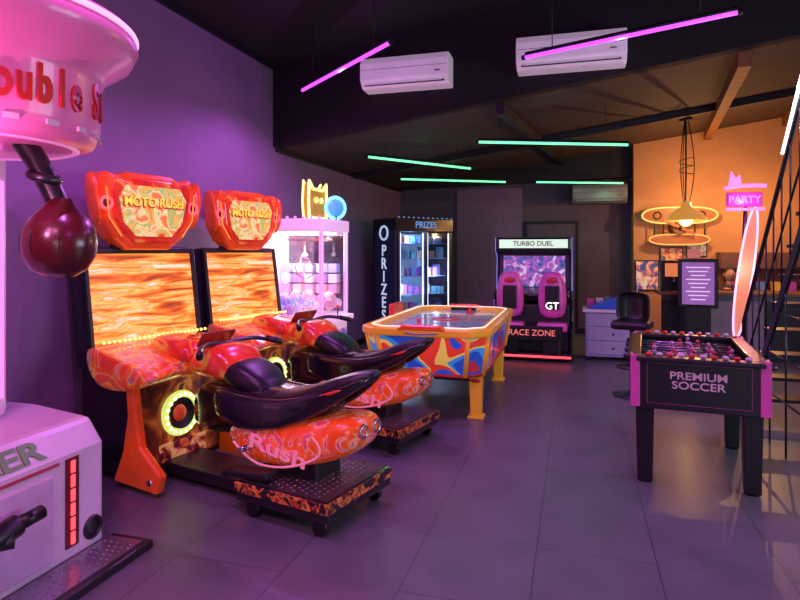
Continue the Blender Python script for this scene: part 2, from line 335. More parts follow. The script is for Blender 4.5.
    text('marquee_lettering',r,'MOTO RUSH',(-1.818,0,1.95),FX,.09,gold,.004,bold=.001)
    text('marquee_lettering_outline',r,'MOTO RUSH',(-1.822,0,1.945),FX,.092,red,.003,bold=.006)
    for s in (-1,1):
        torus('marquee_lamp_ring',r,(-1.85,s*.375,1.93),.042,.012,redE,rot=(0,90,0),seg=20,ms=8); cyl('marquee_speaker',r,(-1.87,s*.375,1.93),(-1.85,s*.375,1.93),.04,black)
        loft('marquee_wing',r,[[(x0,s*.38,1.72),(x0+.04,s*.43,1.80),(x0+.04,s*.48,2.05),(x0,s*.46,2.21),(x0-.04,s*.38,2.0)] for x0 in (-2.02,-1.93,-1.85)],orange,1)
        cyl('marquee_strut',r,(-2.04,s*.2,1.5),(-2.0,s*.2,1.66),.035,black)
        pipe('marquee_edge_light',r,[(-1.84,s*y_*g,z_) for y_,z_ in ((.30,1.70),(.41,1.83),(.435,2.04))],.006,tglow)
    box('bike_link_plate',r,(-1.1,0,.09),(.95,.34,.08),black,.01)
    box('platform',r,(-.31,0,.155),(.68,.68,.12),blackg,.015)
    box('platform_trim',r,(-.31,0,.180),(.695,.695,.06),platart,.005)
    box('platform_pad',r,(-.31,0,.215),(.64,.64,.012),M('chequer_plate',(.16,.15,.16),.3,.8))
    blobs('chequer_studs',r,[((-.60+.045*i,-.29+.042*j+(.02 if i%2 else 0),.221),(.014,.005,.003) if (i+j)%2 else (.005,.014,.003),0) for i in range(13) for j in range(14)],[M('chequer_stud',(.35,.33,.35),.3,.8)],6)
    for sx in (-.56,-.06):
        for sy in (-.28,.28):
            cyl('caster',r,(sx,sy-.02,.045),(sx,sy+.02,.045),.045,rubber); cyl('caster_stem',r,(sx,sy,.05),(sx,sy,.11),.02,red,seg=10)
    for s in (-1,1): box('footboard',r,(-.60,s*.27,.25),(.36,.13,.04),black,.01,(0,-6,0))
    box('pedestal',r,(-.42,0,.27),(.42,.26,.16),black,.02)
    loft('lower_fairing',r,[sec(-1.0,.46,.12,.10),sec(-.90,.42,.32,.24),sec(-.70,.39,.46,.28),sec(-.45,.41,.50,.30),sec(-.2,.46,.50,.30),sec(.0,.51,.42,.26),sec(.10,.55,.26,.12)],flame2,2)
    loft('engine_block',r,[sec(-1.36,.50,.2,.3),sec(-1.1,.55,.30,.42),sec(-.8,.58,.40,.34),sec(-.4,.62,.38,.2),sec(-.1,.68,.3,.14)],blackg,1)
    loft('front_fairing',r,[sec(-1.34,.80,.22,.12),sec(-1.22,.85,.40,.20),sec(-1.05,.86,.46,.26),sec(-.92,.83,.38,.20),sec(-.84,.79,.24,.10)],redliv,2)
    loft('fuel_tank',r,[sec(-1.0,.80,.34,.14),sec(-.88,.79,.38,.20),sec(-.72,.73,.34,.2),sec(-.6,.68,.24,.12)],rubber,1)
    loft('seat',r,[sec(-.72,.66,.26,.10),sec(-.56,.65,.36,.14),sec(-.36,.67,.40,.15),sec(-.18,.74,.36,.16),sec(.0,.82,.26,.12),sec(.16,.88,.12,.05)],rubber,2)
    for s in (-1,1):
        loft('side_cowl',r,[sec(-1.0,.64,.05,.20,yc=s*.2),sec(-.75,.58,.08,.24,yc=s*.23),sec(-.4,.60,.08,.18,yc=s*.22),sec(-.1,.72,.06,.12,yc=s*.16),sec(.14,.87,.03,.03,yc=s*.06)],blackg,1)
        loft('seat_stripe',r,[sec(-.5,.655,.02,.03,yc=s*.225),sec(-.25,.70,.02,.03,yc=s*.21),sec(.0,.80,.02,.025,yc=s*.14)],redliv,1)
        pipe('handlebar',r,[(-1.08,0,.96),(-1.08,s*.16,.98),(-1.02,s*.28,.97),(-.94,s*.36,.94)],.016,steel,smooth=True)
        cyl('grip',r,(-1.0,s*.30,.965),(-.92,s*.38,.935),.022,rubber,seg=12)
        cyl('foot_peg',r,(-.62,s*.2,.40),(-.62,s*.34,.40),.018,chrome,seg=12)
        torus('exhaust_ring',r,(.09,s*.07,.55),.035,.01,chrome,rot=(0,90,0),seg=18,ms=6)
    text('fairing_lettering',r,'Rush',(-.40,-.262,.41),(90,9,0),.12,M('pink_script',(.8,.22,.35),.3,em=(1,.3,.45),es=.3),.003,sx=1.9,bold=.002)
    for s in (-1,1):
        pipe('fairing_swirl',r,[(-.78,s*.232,.40),(-.62,s*.262,.31),(-.40,s*.268,.31),(-.18,s*.262,.37),(-.05,s*.245,.46),(-.14,s*.255,.53)],.007,M('swirl_pink',(.85,.3,.4),.3,em=(1,.3,.4),es=.3),smooth=True)
    box('windshield',r,(-1.18,0,.99),(.02,.30,.12),M('smoked_screen',(.25,.03,.02),.1,coat=1),.008,(0,35,0))
bike_machine((-1.246,3.36,0)); bike_machine((-1.246,4.76,0))

# ---------------------------------------------------------------- boxing machine
lil=M('boxer_lilac_plastic',(.78,.60,.74),.3,noise=.04,coat=.3)
hot=M('boxer_hot_pink',(.85,.22,.48),.3,noise=.05,coat=.4,em=(1,.15,.5),es=.08)
bt=root('boxing_arcade_machine',(-2.9,1.95,0))
prism('base_cabinet',bt,[(-.5,.02),(.45,.02),(.45,.57),(.36,.70),(.0,.74),(-.5,.74)],'y',-.75,.72,lil,.03)
bx('base_front_inset',bt,.447,.462,-.7,.38,.08,.50,M('boxer_inset',(.7,.45,.68),.35),.01)
bx('led_housing',bt,.447,.458,.46,.54,.1,.55,M('led_housing_dark',(.15,.02,.03),.3))
for k in range(6): bx('red_led_bar',bt,.458,.464,.488,.512,.115+k*.072,.175+k*.072,redE)
torus('speaker_ring',bt,(.455,.635,.14),.05,.012,black,rot=(0,90,0)); lathe('speaker_cone',bt,[(.0,.005),(.02,.01),(.045,.0)],steel,loc=(.452,.635,.14),rot=(0,90,0))
text('base_lettering',bt,'BOXER',(.418,.02,.63),(57,0,90),.14,M('green_dark_letter',(.06,.10,.02),.3,em=(.3,.5,.1),es=.12),.004,sx=1.5,bold=.003)
bx('base_letter_stripe',bt,.452,.456,-.7,.42,.535,.55,M('stripe_red',(.5,.05,.1),.4))
bx('column',bt,-.45,.1,-.6,.46,.74,2.5,lil,.05)
bx('column_inset',bt,.098,.11,-.5,.36,.95,1.9,M('boxer_display',(.5,.2,.45),.3,em=(.8,.15,.5),es=.25),.01)
bx('column_light',bt,.1,.112,.388,.412,.85,1.95,pinkE)
bx('red_panel',bt,.1,.116,.28,.36,.95,1.05,redE)
bx('canopy_neck',bt,-.45,.40,-.35,.25,2.10,2.5,hot,.05)
DC=(.52,-.08)
lathe('canopy',bt,[(.0,2.03),(.40,2.03),(.45,2.05),(.475,2.11),(.48,2.30),(.50,2.35),(.60,2.42),(.63,2.48),(.61,2.55),(.52,2.60),(.43,2.66),(.34,2.84),(.15,2.93),(0,2.94)],hot,loc=(DC[0],DC[1],0),seg=64)
torus('canopy_rim_light',bt,(DC[0],DC[1],2.525),.62,.012,M('rim_glow',(.9,.5,.7),.3,em=(1,.45,.75),es=1.1),seg=64,ms=8)
torus('canopy_under_ring',bt,(DC[0],DC[1],2.04),.38,.018,M('under_ring_pink',(.7,.3,.6),.3,em=(1,.3,.8),es=.4),seg=48,ms=8)
for k,chh in enumerate('TROUBLE ST'):
    th=R(-45+k*8.6); rr=.482
    if chh!=' ': text('canopy_letter',bt,chh if k in(0,8) else chh.lower(),(DC[0]+rr*math.cos(th),DC[1]+rr*math.sin(th),2.215),(90,0,math.degrees(th)+90),.20,red,.006,sx=.60,bold=.006)
for k in range(8):
    th=R(-60+k*18); box('small_plate',bt,(DC[0]+.473*math.cos(th),DC[1]+.473*math.sin(th),2.085),(.012,.05,.02),lil,rot=(0,0,math.degrees(th)))
pipe('ball_arm',bt,[(.72,-.02,2.05),(.76,.01,1.97),(.80,.03,1.88),(.83,.045,1.80)],.045,rubber)
torus('ball_joint',bt,(.79,.02,1.9),.05,.02,steel,rot=(0,15,0))
lathe('punch_ball',bt,[(0,-.150),(.055,-.142),(.105,-.11),(.137,-.055),(.143,0),(.135,.055),(.105,.105),(.065,.145),(.042,.185),(0,.19)],M('ball_dark_red_leather',(.075,.007,.008),.28,coat=.4,bump=.05,nscale=50),loc=(.84,.05,1.63))
for k in range(4): torus('ball_seam',bt,(.84,.05,1.63),.144,.0025,black,rot=(90,0,k*45),seg=40,ms=5)
bx('platform',bt,.45,.72,-.9,.78,0,.045,black,.01)
plate=M('diamond_plate',(.35,.33,.38),.3,.8)
bx('platform_plate',bt,.47,.68,-.86,.74,.045,.05,plate)
blobs('plate_studs',bt,[((.49+.04*i+(.02 if j%2 else 0),-.84+.04*j,.051),(.012,.005,.003),0) for i in range(5) for j in range(39)],[plate],6)
cyl('kick_arm',bt,(.45,-.1,.36),(.60,.05,.36),.035,black); cyl('kick_pad',bt,(.55,-.12,.36),(.56,.10,.40),.05,rubber,bevel=.01)
cyl('kick_pad_tip',bt,(.56,.10,.40),(.562,.22,.405),.032,rubber); cyl('hose_mount',bt,(.45,-.2,.26),(.52,-.2,.26),.12,black)
plight('canopy_glow',bt,(.95,-.5,1.85),10,(1,.25,.6))

# ---------------------------------------------------------------- pink claw machine
cm=root('claw_machine',(-2.99,6.27,0))
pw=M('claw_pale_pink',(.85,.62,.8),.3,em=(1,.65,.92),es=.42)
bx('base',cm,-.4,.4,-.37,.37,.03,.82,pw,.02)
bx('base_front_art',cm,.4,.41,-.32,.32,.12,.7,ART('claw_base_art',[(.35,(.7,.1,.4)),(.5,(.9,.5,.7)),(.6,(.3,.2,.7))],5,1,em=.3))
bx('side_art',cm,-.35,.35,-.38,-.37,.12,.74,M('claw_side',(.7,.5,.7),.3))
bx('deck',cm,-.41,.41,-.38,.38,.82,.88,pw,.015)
for sx in (-.385,.385):
    for sy in (-.355,.355):
        bx('post',cm,sx-.022,sx+.022,sy-.022,sy+.022,.88,1.80,pw,.006); bx('post_led',cm,sx-.008,sx+.008,sy-.028,sy-.021,.9,1.78,pinkE if sx>0 else whiteE)
bx('top_box',cm,-.42,.42,-.39,.39,1.80,1.94,pw,.02)
bx('top_light',cm,-.3,.3,-.28,.28,1.78,1.798,M('claw_top_light',(.9,.7,.9),.4,em=(1,.8,.95),es=4))
bx('glass_front',cm,.39,.394,-.34,.34,.88,1.80,glass); bx('glass_side',cm,-.37,.37,-.372,-.368,.88,1.80,glass); bx('glass_rear',cm,-.37,.37,.368,.372,.88,1.80,glass)
bx('mirror_back',cm,-.4,-.39,-.35,.35,.88,1.80,M('claw_back_panel',(.8,.7,.85),.2,em=(1,.7,.95),es=.5))
bx('shelf_rail',cm,-.38,.38,-.02,.0,1.70,1.73,chrome)
lathe('claw_hub',cm,[(0,0),(.05,0),(.06,.04),(.03,.1),(.012,.11),(.012,.24)],chrome,loc=(.05,-.05,1.46))
for k in range(3):
    a=k*2.094; c_,s_=math.cos(a),math.sin(a); pipe('claw_finger',cm,[(.05+.04*c_,-.05+.04*s_,1.47),(.05+.13*c_,-.05+.13*s_,1.42),(.05+.11*c_,-.05+.11*s_,1.33),(.05+.03*c_,-.05+.03*s_,1.28)],.009,chrome)
pm=[M('plush_%d'%i,c,.8) for i,c in enumerate([(.7,.1,.4),(.8,.75,.8),(.15,.3,.75),(.85,.6,.1),(.5,.1,.6),(.2,.6,.4)])]
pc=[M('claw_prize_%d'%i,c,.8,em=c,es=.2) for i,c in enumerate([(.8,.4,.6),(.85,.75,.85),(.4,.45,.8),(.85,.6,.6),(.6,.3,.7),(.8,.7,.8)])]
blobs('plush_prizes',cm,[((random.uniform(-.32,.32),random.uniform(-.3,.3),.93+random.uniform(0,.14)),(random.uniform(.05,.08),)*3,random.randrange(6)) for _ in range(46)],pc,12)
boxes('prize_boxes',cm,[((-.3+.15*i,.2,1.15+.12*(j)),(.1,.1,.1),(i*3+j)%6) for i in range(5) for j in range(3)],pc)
text('side_lettering',cm,'PRIZE CATCH',(0,-.378,1.03),FY,.10,M('blue_letter',(.1,.3,.8),.3,em=(.2,.35,1),es=1.0))
text('top_lettering',cm,'CATCH & WIN',(0,-.393,1.87),FY,.09,pinkE)
box('control_shelf',cm,(.46,0,.84),(.14,.5,.06),pw,.015); cyl('joystick',cm,(.47,-.1,.87),(.47,-.1,.96),.008,black); sph('joystick_ball',cm,(.47,-.1,.975),.02,red)
box('topper_board',cm,(.12,-.04,2.13),(.04,.44,.38),black,.04)
K=[(-.24,1.96),(-.26,2.14),(-.24,2.36),(-.14,2.28),(.12,2.28),(.22,2.36),(.24,2.14),(.22,1.96)]
prism('topper_face',cm,[(a*.95-.02,b-.01) for a,b in K],'x',.14,.19,M('topper_dark_gold',(.35,.2,.02),.4,em=(1,.6,.05),es=.12),.01)
pipe('topper_neon',cm,[(.2,a-.02,b) for a,b in K],.016,yellowE,cyclic=True)
pipe('topper_neon_back',cm,[(.13,a-.02,b) for a,b in K],.013,yellowE,cyclic=True)
for s in(-.08,.06): torus('topper_eye',cm,(.205,s,2.16),.028,.008,yellowE,rot=(0,90,0),seg=16,ms=6)
torus('topper_blue_ring',cm,(.36,.1,2.08),.12,.02,blueE,rot=(0,90,-40)); lathe('topper_blue_disc',cm,[(0,0),(.1,0),(.1,.01),(0,.01)],M('topper_cyan',(.1,.5,.6),.3,em=(.1,.5,.7),es=.35),loc=(.36,.1,2.08),rot=(0,90,-40)); cyl('topper_ring_post',cm,(.36,.1,1.93),(.36,.1,1.98),.02,black)
plight('cabinet_lamp',cm,(0,0,1.74),30,(1,.75,.95))
blobs('top_crown_gems',cm,[((-.38+.095*k,-.39,1.95),.016,0) for k in range(9)],[pinkE],8)

# ---------------------------------------------------------------- dark prize machine
pz=root('prize_vending_machine',(-2.77,9.2,0),51.9)
bx('back_shell',pz,0,1.2,.6,.65,.05,2.1,black); bx('side_left',pz,0,.04,0,.65,.05,2.1,M('prize_side_blue_black',(.02,.03,.07),.3),.008); bx('side_right',pz,1.16,1.2,0,.65,.05,2.1,black,.008)
bx('base',pz,.04,1.16,0,.6,.05,.55,blackg,.01); bx('header',pz,0,1.2,-.03,.65,1.9,2.12,blackg,.015); bx('plinth',pz,.03,1.17,.03,.62,0,.05,black)
for x in (.04,.6,1.12): bx('door_post',pz,x-.0,x+.045,-.02,.02,.55,1.9,steel,.004)
coolE=M('cool_led',(.7,.8,1),.4,em=(.6,.75,1),es=1.8)
for x in (.09,.55,.65,1.1): bx('led_strip',pz,x,x+.012,-.01,.004,.58,1.88,coolE)
for x0,x1 in ((.1,.58),(.66,1.1)): bx('door_glass',pz,x0,x1,-.006,-.002,.57,1.88,glass)
bx('lit_back_panel',pz,.06,1.14,.585,.598,.56,1.88,M('vend_back_blue',(.2,.35,.6),.4,em=(.25,.45,.9),es=.35))
for zz in (.85,1.15,1.45,1.7): bx('shelf',pz,.05,1.15,.1,.58,zz,zz+.012,M('shelf_blue',(.15,.25,.45),.3))
pv=[M('vend_prize_%d'%i,c,.7) for i,c in enumerate([(.15,.3,.75),(.7,.75,.85),(.15,.4,.8),(.6,.4,.2),(.4,.15,.6),(.15,.5,.6)])]
pl=[]
for zz in (.56,.862,1.162,1.462,1.712):
    for i in range(9):
        h=random.uniform(.1,.2) if zz<1.7 else .12; pl.append(((.12+i*.12,random.uniform(.18,.3),zz+h/2),(.09,.09,h),random.randrange(6)))
boxes('prize_boxes',pz,pl,pv)
text('header_lettering',pz,'PRIZES',(.6,-.036,2.01),FY,.15,M('header_dim_blue',(.1,.3,.7),.4,em=(.2,.45,.9),es=.5))
text('side_lettering',pz,'P\nR\nI\nZ\nE\nS',(-.004,.32,1.05),(90,0,-90),.26,M('side_white_letter',(.6,.7,.9),.4,em=(.6,.75,1),es=.6),line=.82,bold=.003)
torus('side_logo',pz,(-.004,.32,1.88),.11,.018,M('logo_glow',(.6,.7,.9),.4,em=(.5,.7,1),es=.6),rot=(0,90,0)); plight('cabinet_lamp',pz,(.35,.06,1.86),10,(.5,.65,1)); plight('cabinet_lamp',pz,(.88,.06,1.2),7,(.5,.65,1)); plight('cabinet_lamp',pz,(.33,.06,1.0),6,(.5,.65,1))
bx('prize_chute',pz,.35,.85,-.012,.0,.2,.42,steel,.01)
blobs('header_lamps',pz,[((.05+.1*k,-.03,2.13),.012,0) for k in range(12)],[M('header_lamp_blue',(.2,.3,.6),.4,em=(.3,.5,1),es=.7)],8)

# ---------------------------------------------------------------- air hockey table
ah=root('air_hockey_table',(-1.38,6.58,0))
hx,hy=.60,1.14
artA=ART('hockey_side_art',[(.0,(.55,.03,.04)),(.36,(.02,.10,.55)),(.46,(.04,.35,.80)),(.51,(.9,.72,.12)),(.54,(.85,.06,.03)),(.61,(.02,.12,.65))],2.4,.4,em=.32,detail=1.5,const=True)
ch=.16
def octo(hx,hy,c): return [(-hx+c,-hy),(hx-c,-hy),(hx,-hy+c),(hx,hy-c),(hx-c,hy),(-hx+c,hy),(-hx,hy-c),(-hx,-hy+c)]
o1=octo(hx,hy,ch); o2=octo(hx-.06,hy-.08,ch*.9)
mo('body',ah,[(a,b,.80) for a,b in o1]+[(a,b,.42) for a,b in o2],[tuple(range(8)),tuple(range(8,16))]+[(i,(i+1)%8,8+(i+1)%8,8+i) for i in range(8)],artA,bevel=.01)
for (a,b),(c,d_) in zip(o1,o2): cyl('corner_edge',ah,(a,b,.80),(c,d_,.42),.022,yellow,seg=12)
pipe('bottom_edge',ah,[(a,b,.42) for a,b in o2],.018,red,cyclic=True)
bx('under_frame',ah,-.42,.42,-.95,.95,.36,.43,black)
oo=octo(hx+.035,hy+.035,ch); oi=octo(hx-.09,hy-.09,ch*.7)
v=[(a,b,.79) for a,b in oo]+[(a,b,.87) for a,b in oo]+[(a,b,.87) for a,b in oi]+[(a,b,.79) for a,b in oi]
f=[]
for i in range(8):
    j=(i+1)%8
    for k in range(4): f.append((k*8+i,k*8+j,((k+1)%4)*8+j,((k+1)%4)*8+i))
mo('rim',ah,v,f,yellow,bevel=.018)
pipe('rim_light',ah,[(a*.93,b*.96,.872) for a,b in o1],.007,M('rim_white_glow',(.9,.9,.8),.3,em=(1,.85,.5),es=.9),cyclic=True)
mo('play_surface',ah,[(a,b,.825) for a,b in oi],[tuple(range(8))],ART('hockey_surface',[(.35,(.22,.38,.42)),(.5,(.32,.46,.46)),(.65,(.42,.50,.40))],2,.3,em=.14,rough=.12))
bx('centre_line',ah,-hx+.1,hx-.1,-.012,.012,.826,.829,red); torus('centre_circle',ah,(0,0,.828),.15,.006,red)
for s in (-1,1):
    bx('goal_slot',ah,-.16,.16,s*(hy-.1)-.012,s*(hy-.1)+.012,.826,.862,black)
    torus('goal_arc',ah,(0,s*(hy-.12),.824),.22,.006,blue)
    lathe('mallet',ah,[(0,.0),(.05,.0),(.052,.02),(.02,.03),(.018,.06),(.022,.075),(0,.08)],red,loc=(s*.14,s*.7,.828),seg=24)
    prism('goal_hood',ah,[(-.24,.0),(.24,.0),(.18,.05),(-.18,.05)],'y',-.05,.05,orange,.012,loc=(0,s*(hy+.0),.85))
for sx in (-1,1):
    for sy in (-1,1):
        x,y=sx*.47,sy*.86; box('leg',ah,(x,y,.205),(.13,.13,.41),yellow,.015,tb=.78); box('foot',ah,(x,y,.012),(.15,.15,.024),yellow,.005)
        sph('leg_cap',ah,(x,y-.065,.36),(.05,.01,.02),red)
bx('score_box',ah,-.62,-.56,-.2,.2,.87,1.0,red,.02)

# ---------------------------------------------------------------- rear driving cabinet
rc=root('driving_arcade_cabinet',(-.62,8.85,0))
prof=[(.0,.12),(1.3,.05),(1.3,1.80),(.52,1.80),(.50,1.58),(.72,1.52),(.66,.98),(.35,.86),(.28,.55),(.0,.48)]
scr=ART('shooter_screen_picture',[(.3,(.02,.02,.08)),(.45,(.1,.15,.45)),(.55,(.6,.1,.45)),(.65,(.7,.8,.9))],5,2,em=.55)
for s in (-1,1):
    prism('side_panel',rc,prof,'x',s*.57-.02,s*.57+.02,blackg,.008); prism('side_art',rc,[(.75,.3),(1.2,.3),(1.2,1.6),(.85,1.6)],'x',s*.59-.003,s*.59+.003,ART('cab_side_art',[(.4,(.05,.02,.08)),(.5,(.4,.05,.3)),(.6,(.1,.2,.6))],4,1.5,em=.15))
    pipe('edge_led',rc,[(s*.57,.50,1.79),(s*.57,.49,1.58),(s*.57,.70,1.52),(s*.57,.65,.98)],.007,M('edge_blue_glow',(.2,.3,.8),.3,em=(.25,.2,.8),es=.6))
bx('body_back',rc,-.55,.55,.8,1.3,.05,1.8,black); bx('base',rc,-.58,.58,-.05,1.3,.03,.12,black,.01); bx('base_led',rc,-.56,.56,-.06,-.045,.06,.09,redE)
bx('marquee',rc,-.55,.55,.50,.8,1.60,1.78,blackg,.01); bx('marquee_face',rc,-.51,.51,.488,.50,1.63,1.76,M('marquee_white_green',(.6,.8,.7),.3,em=(.7,1,.7),es=.8))
text('marquee_lettering',rc,'TURBO DUEL',(0,.484,1.695),FY,.10,M('marq_dark_letter',(.3,.06,.08),.4),.003,bold=.002)
box('screen_bezel',rc,(0,.74,1.27),(1.08,.05,.56),black,.01,(-6,0,0)); box('screen',rc,(0,.71,1.27),(.94,.008,.48),scr,0,(-6,0,0))
box('dashboard',rc,(0,.5,.92),(1.08,.34,.14),blackg,.03,(14,0,0))
bx('front_box',rc,-.54,.54,.1,.75,.12,.80,black,.02)
for s in (-1,1):
    torus('steering_wheel',rc,(s*.27,.34,1.03),.12,.018,rubber,rot=(65,0,0)); cyl('steering_column',rc,(s*.27,.34,1.03),(s*.27,.5,.97),.025,steel)
    sc=pink
    loft('seat_back',rc,[[(s*.3+xx*wd_,yy,z) for xx,yy in ((-1,.05),(-.6,-.02),(.6,-.02),(1,.05),(.8,.12),(-.8,.12))] for z,wd_ in ((.60,.19),(.8,.22),(1.0,.22),(1.2,.19),(1.30,.11))],sc,1)
    box('seat_back_pad',rc,(s*.3,-.03,.92),(.2,.03,.34),rubber,.015); box('seat_shell',rc,(s*.3,.06,.5),(.42,.36,.12),sc,.03); box('seat_base',rc,(s*.3,.06,.28),(.26,.26,.34),black,.01)
    sph('headrest_patch',rc,(s*.3,-.045,1.17),(.08,.012,.04),red)
text('seat_lettering',rc,'GT',(.3,-.055,.80),FY,.14,whiteE)
text('front_lettering',rc,'RACE ZONE',(.02,-.13,.42),FY,.12,M('coral_letter',(.9,.2,.15),.4,em=(1,.2,.15),es=.7))
bx('front_lettering_board',rc,-.45,.45,-.125,-.11,.32,.52,black,.01)
for s in(-1,1): bx('board_bracket',rc,s*.4-.015,s*.4+.015,-.12,-.0,.1,.34,steel)

# ---------------------------------------------------------------- foosball table
fb=root('foosball_table',(.84,4.955,0),-6)
fbk=M('foosball_black_laminate',(.009,.008,.010),.35,coat=.15); pk=M('foosball_pink',(.60,.07,.36),.35,em=(.9,.08,.5),es=.08)
X,Y=.38,.60
for s in (-1,1):
    bx('end_board',fb,-X,X,s*Y-.02,s*Y+.02,.53,.86,fbk,.008); bx('side_board',fb,s*X-.02,s*X+.02,-Y,Y,.53,.86,fbk,.008)
    bx('side_rail',fb,s*X-.06,s*X+.03,-Y-.02,Y+.02,.855,.885,fbk,.008); bx('end_rail',fb,-X,X,s*Y-.08,s*Y+.03,.855,.885,fbk,.008)
    bx('goal_box',fb,-.12,.12,s*(Y-.03)-.004,s*(Y-.03)+.004,.76,.84,steel)
for sx in (-1,1):
    for sy in (-1,1):
        x,y=sx*X,sy*Y
        prism('pink_corner',fb,[(x-sx*.025,y+sy*.036),(x+sx*.036,y+sy*.036),(x+sx*.036,y-sy*.08),(x+sx*.024,y-sy*.08),(x+sx*.024,y+sy*.024),(x-sx*.025,y+sy*.024)],'z',.54,.89,pk,.004)
        box('leg',fb,(sx*.325,sy*.50,.28),(.12,.12,.54),fbk,.008,tb=.82); cyl('leg_leveler',fb,(sx*.325,sy*.50,0),(sx*.325,sy*.50,.02),.045,rubber)
bx('bottom',fb,-X,X,-Y,Y,.53,.56,fbk); bx('pitch',fb,-.36,.36,-.58,.58,.73,.745,M('pitch_dark',(.03,.03,.05),.4))
bx('pitch_line',fb,-.36,.36,-.005,.005,.745,.747,white); torus('pitch_circle',fb,(0,0,.746),.1,.004,white)
fig=[]
for k in range(8):
    y=-.48+k*.137; cyl('rod',fb,(-.42,y,.83),(.42,y,.83),.008,chrome,seg=10); s=-1 if k%2 else 1
    cyl('handle',fb,(s*.40,y,.83),(s*.47,y,.83),.018,rubber,seg=12)
    nn=[1,2,3,5,5,3,2,1][k]
    for j in range(nn):
        x=(j-(nn-1)/2)*.13; ci=k%2; fig+=[((x,y,.80),(.014,.010,.05),ci),((x,y,.865),(.014,.014,.016),ci),((x,y+.006,.757),(.012,.016,.012),ci),((x,y,.83),(.022,.012,.016),ci)]
blobs('players',fb,fig,[M('player_red',(.45,.03,.05),.4),M('player_pale',(.45,.3,.4),.4)],8)
blobs('rail_score_beads',fb,[((-.3+.066*k,sy*(Y+.0),.897),(.022,.018,.014),k%2) for k in range(10) for sy in(-1,1)],[red,M('bead_pale',(.6,.5,.55),.4)],8)
text('end_lettering',fb,'PREMIUM\nSOCCER',(0,-Y-.024,.73),FY,.07,M('foos_letter',(.5,.32,.42),.4,em=(.9,.5,.7),es=.12),.002,sx=1.2,line=.9,bold=.001)
pipe('end_frame_line',fb,[(-.31,-Y-.022,.57),(.31,-Y-.022,.57),(.31,-Y-.022,.84),(-.31,-Y-.022,.84)],.0012,pk,cyclic=True)

# ---------------------------------------------------------------- steep metal staircase
st=root('metal_staircase',(1.55,6.45,0))
run,rise,Nst=.20,.235,14; Wd=.8
stb=M('staircase_black_steel',(.02,.017,.02),.3,.3)
for k in range(Nst):
    y=-run*(k+.5); z=rise*(k+1)
    bx('tread',st,.0,Wd,y-run*.62,y+run*.45,z-.03,z,stb,.004)
top=(-run*Nst,rise*Nst)
for x in (0,Wd):
    prism('stringer',st,[(0,0),(top[0],top[1]-.02),(top[0],top[1]-.16),(-.10,0)],'x',x-.012,x+.012,stb)
    pipe('handrail',st,[(x,-.0,.0),(x,0,.92),(x,top[0],top[1]+.92-.05)],.018,stb)
    pipe('rail_mid',st,[(x,0,.46),(x,top[0],top[1]+.46-.05)],.009,stb)
    for k in range(Nst):
        y=-run*(k+.5); z=rise*(k+.5)
        cyl('baluster',st,(x,y,z-.02),(x,y,z+.9),.007,stb,seg=8)
    for k in range(4,Nst,2):
        y=-run*k; cyl('support_rod',st,(x,y,0),(x,y,rise*k-.1),.008,stb,seg=8)
pipe('stair_led',st,[(-.025,-run*6.0,rise*6.0+.93),(-.025,top[0]+.1,top[1]+.80)],.012,whiteE)
for z in (.42,.75,1.1,1.47): pipe('cross_bar',st,[(0,-z/rise*run-.1,z),(0,top[0]+.1,z)],.009,stb)
bx('landing',st,.0,Wd,top[0]-.9,top[0]-.02,top[1]-.06,top[1],stb)
for x in (.03,Wd-.03): cyl('landing_post',st,(x,top[0]-.85,0),(x,top[0]-.85,top[1]-.06),.03,stb)
plight('stair_led_glow',st,(-.10,-1.6,2.75),7,(1,.9,.85))

# ---------------------------------------------------------------- neon sign stand
ns=root('neon_sign_stand',(1.66,7.0,0))
cyl('foot',ns,(0,0,0),(0,0,.03),.2,black); cyl('pole',ns,(-.05,0,.03),(.04,0,2.05),.02,steel)
E=[(.03+.07*math.cos(t)+.09*math.sin(t),-.03,1.36+.68*math.sin(t)) for t in [2*math.pi*k/24 for k in range(24)]]
prism('board',ns,[(p[0],p[2]) for p in E],'y',-.025,-.005,M('board_orange_cream',(.6,.25,.12),.4,em=(1,.38,.2),es=.3))
pipe('board_neon',ns,E,.011,M('neon_salmon',(1,.4,.4),.3,em=(1,.30,.45),es=2.1),cyclic=True)
bx('sign_panel',ns,-.15,.19,-.04,0,2.05,2.20,M('sign_purple',(.3,.03,.25),.4,em=(.8,.05,.5),es=.5),.02)
text('sign_lettering',ns,'PARTY',(.02,-.045,2.12),FY,.10,pinkE,bold=.001)
pipe('sign_neon_top',ns,[(-.16,-.03,2.24),(.0,-.03,2.28),(.22,-.03,2.26)],.018,pinkE,smooth=True); pipe('sign_neon_bottom',ns,[(-.15,-.05,2.02),(.2,-.05,2.02)],.014,pinkE)
prism('sign_flame',ns,[(-.13,2.25),(-.10,2.42),(-.06,2.34),(-.02,2.38),(0,2.25)],'y',-.03,-.01,pinkE)
plight('neon_glow',ns,(0,-.15,2.1),4,(1,.2,.7)); plight('board_glow',ns,(-.02,-.2,1.4),5,(1,.35,.4))

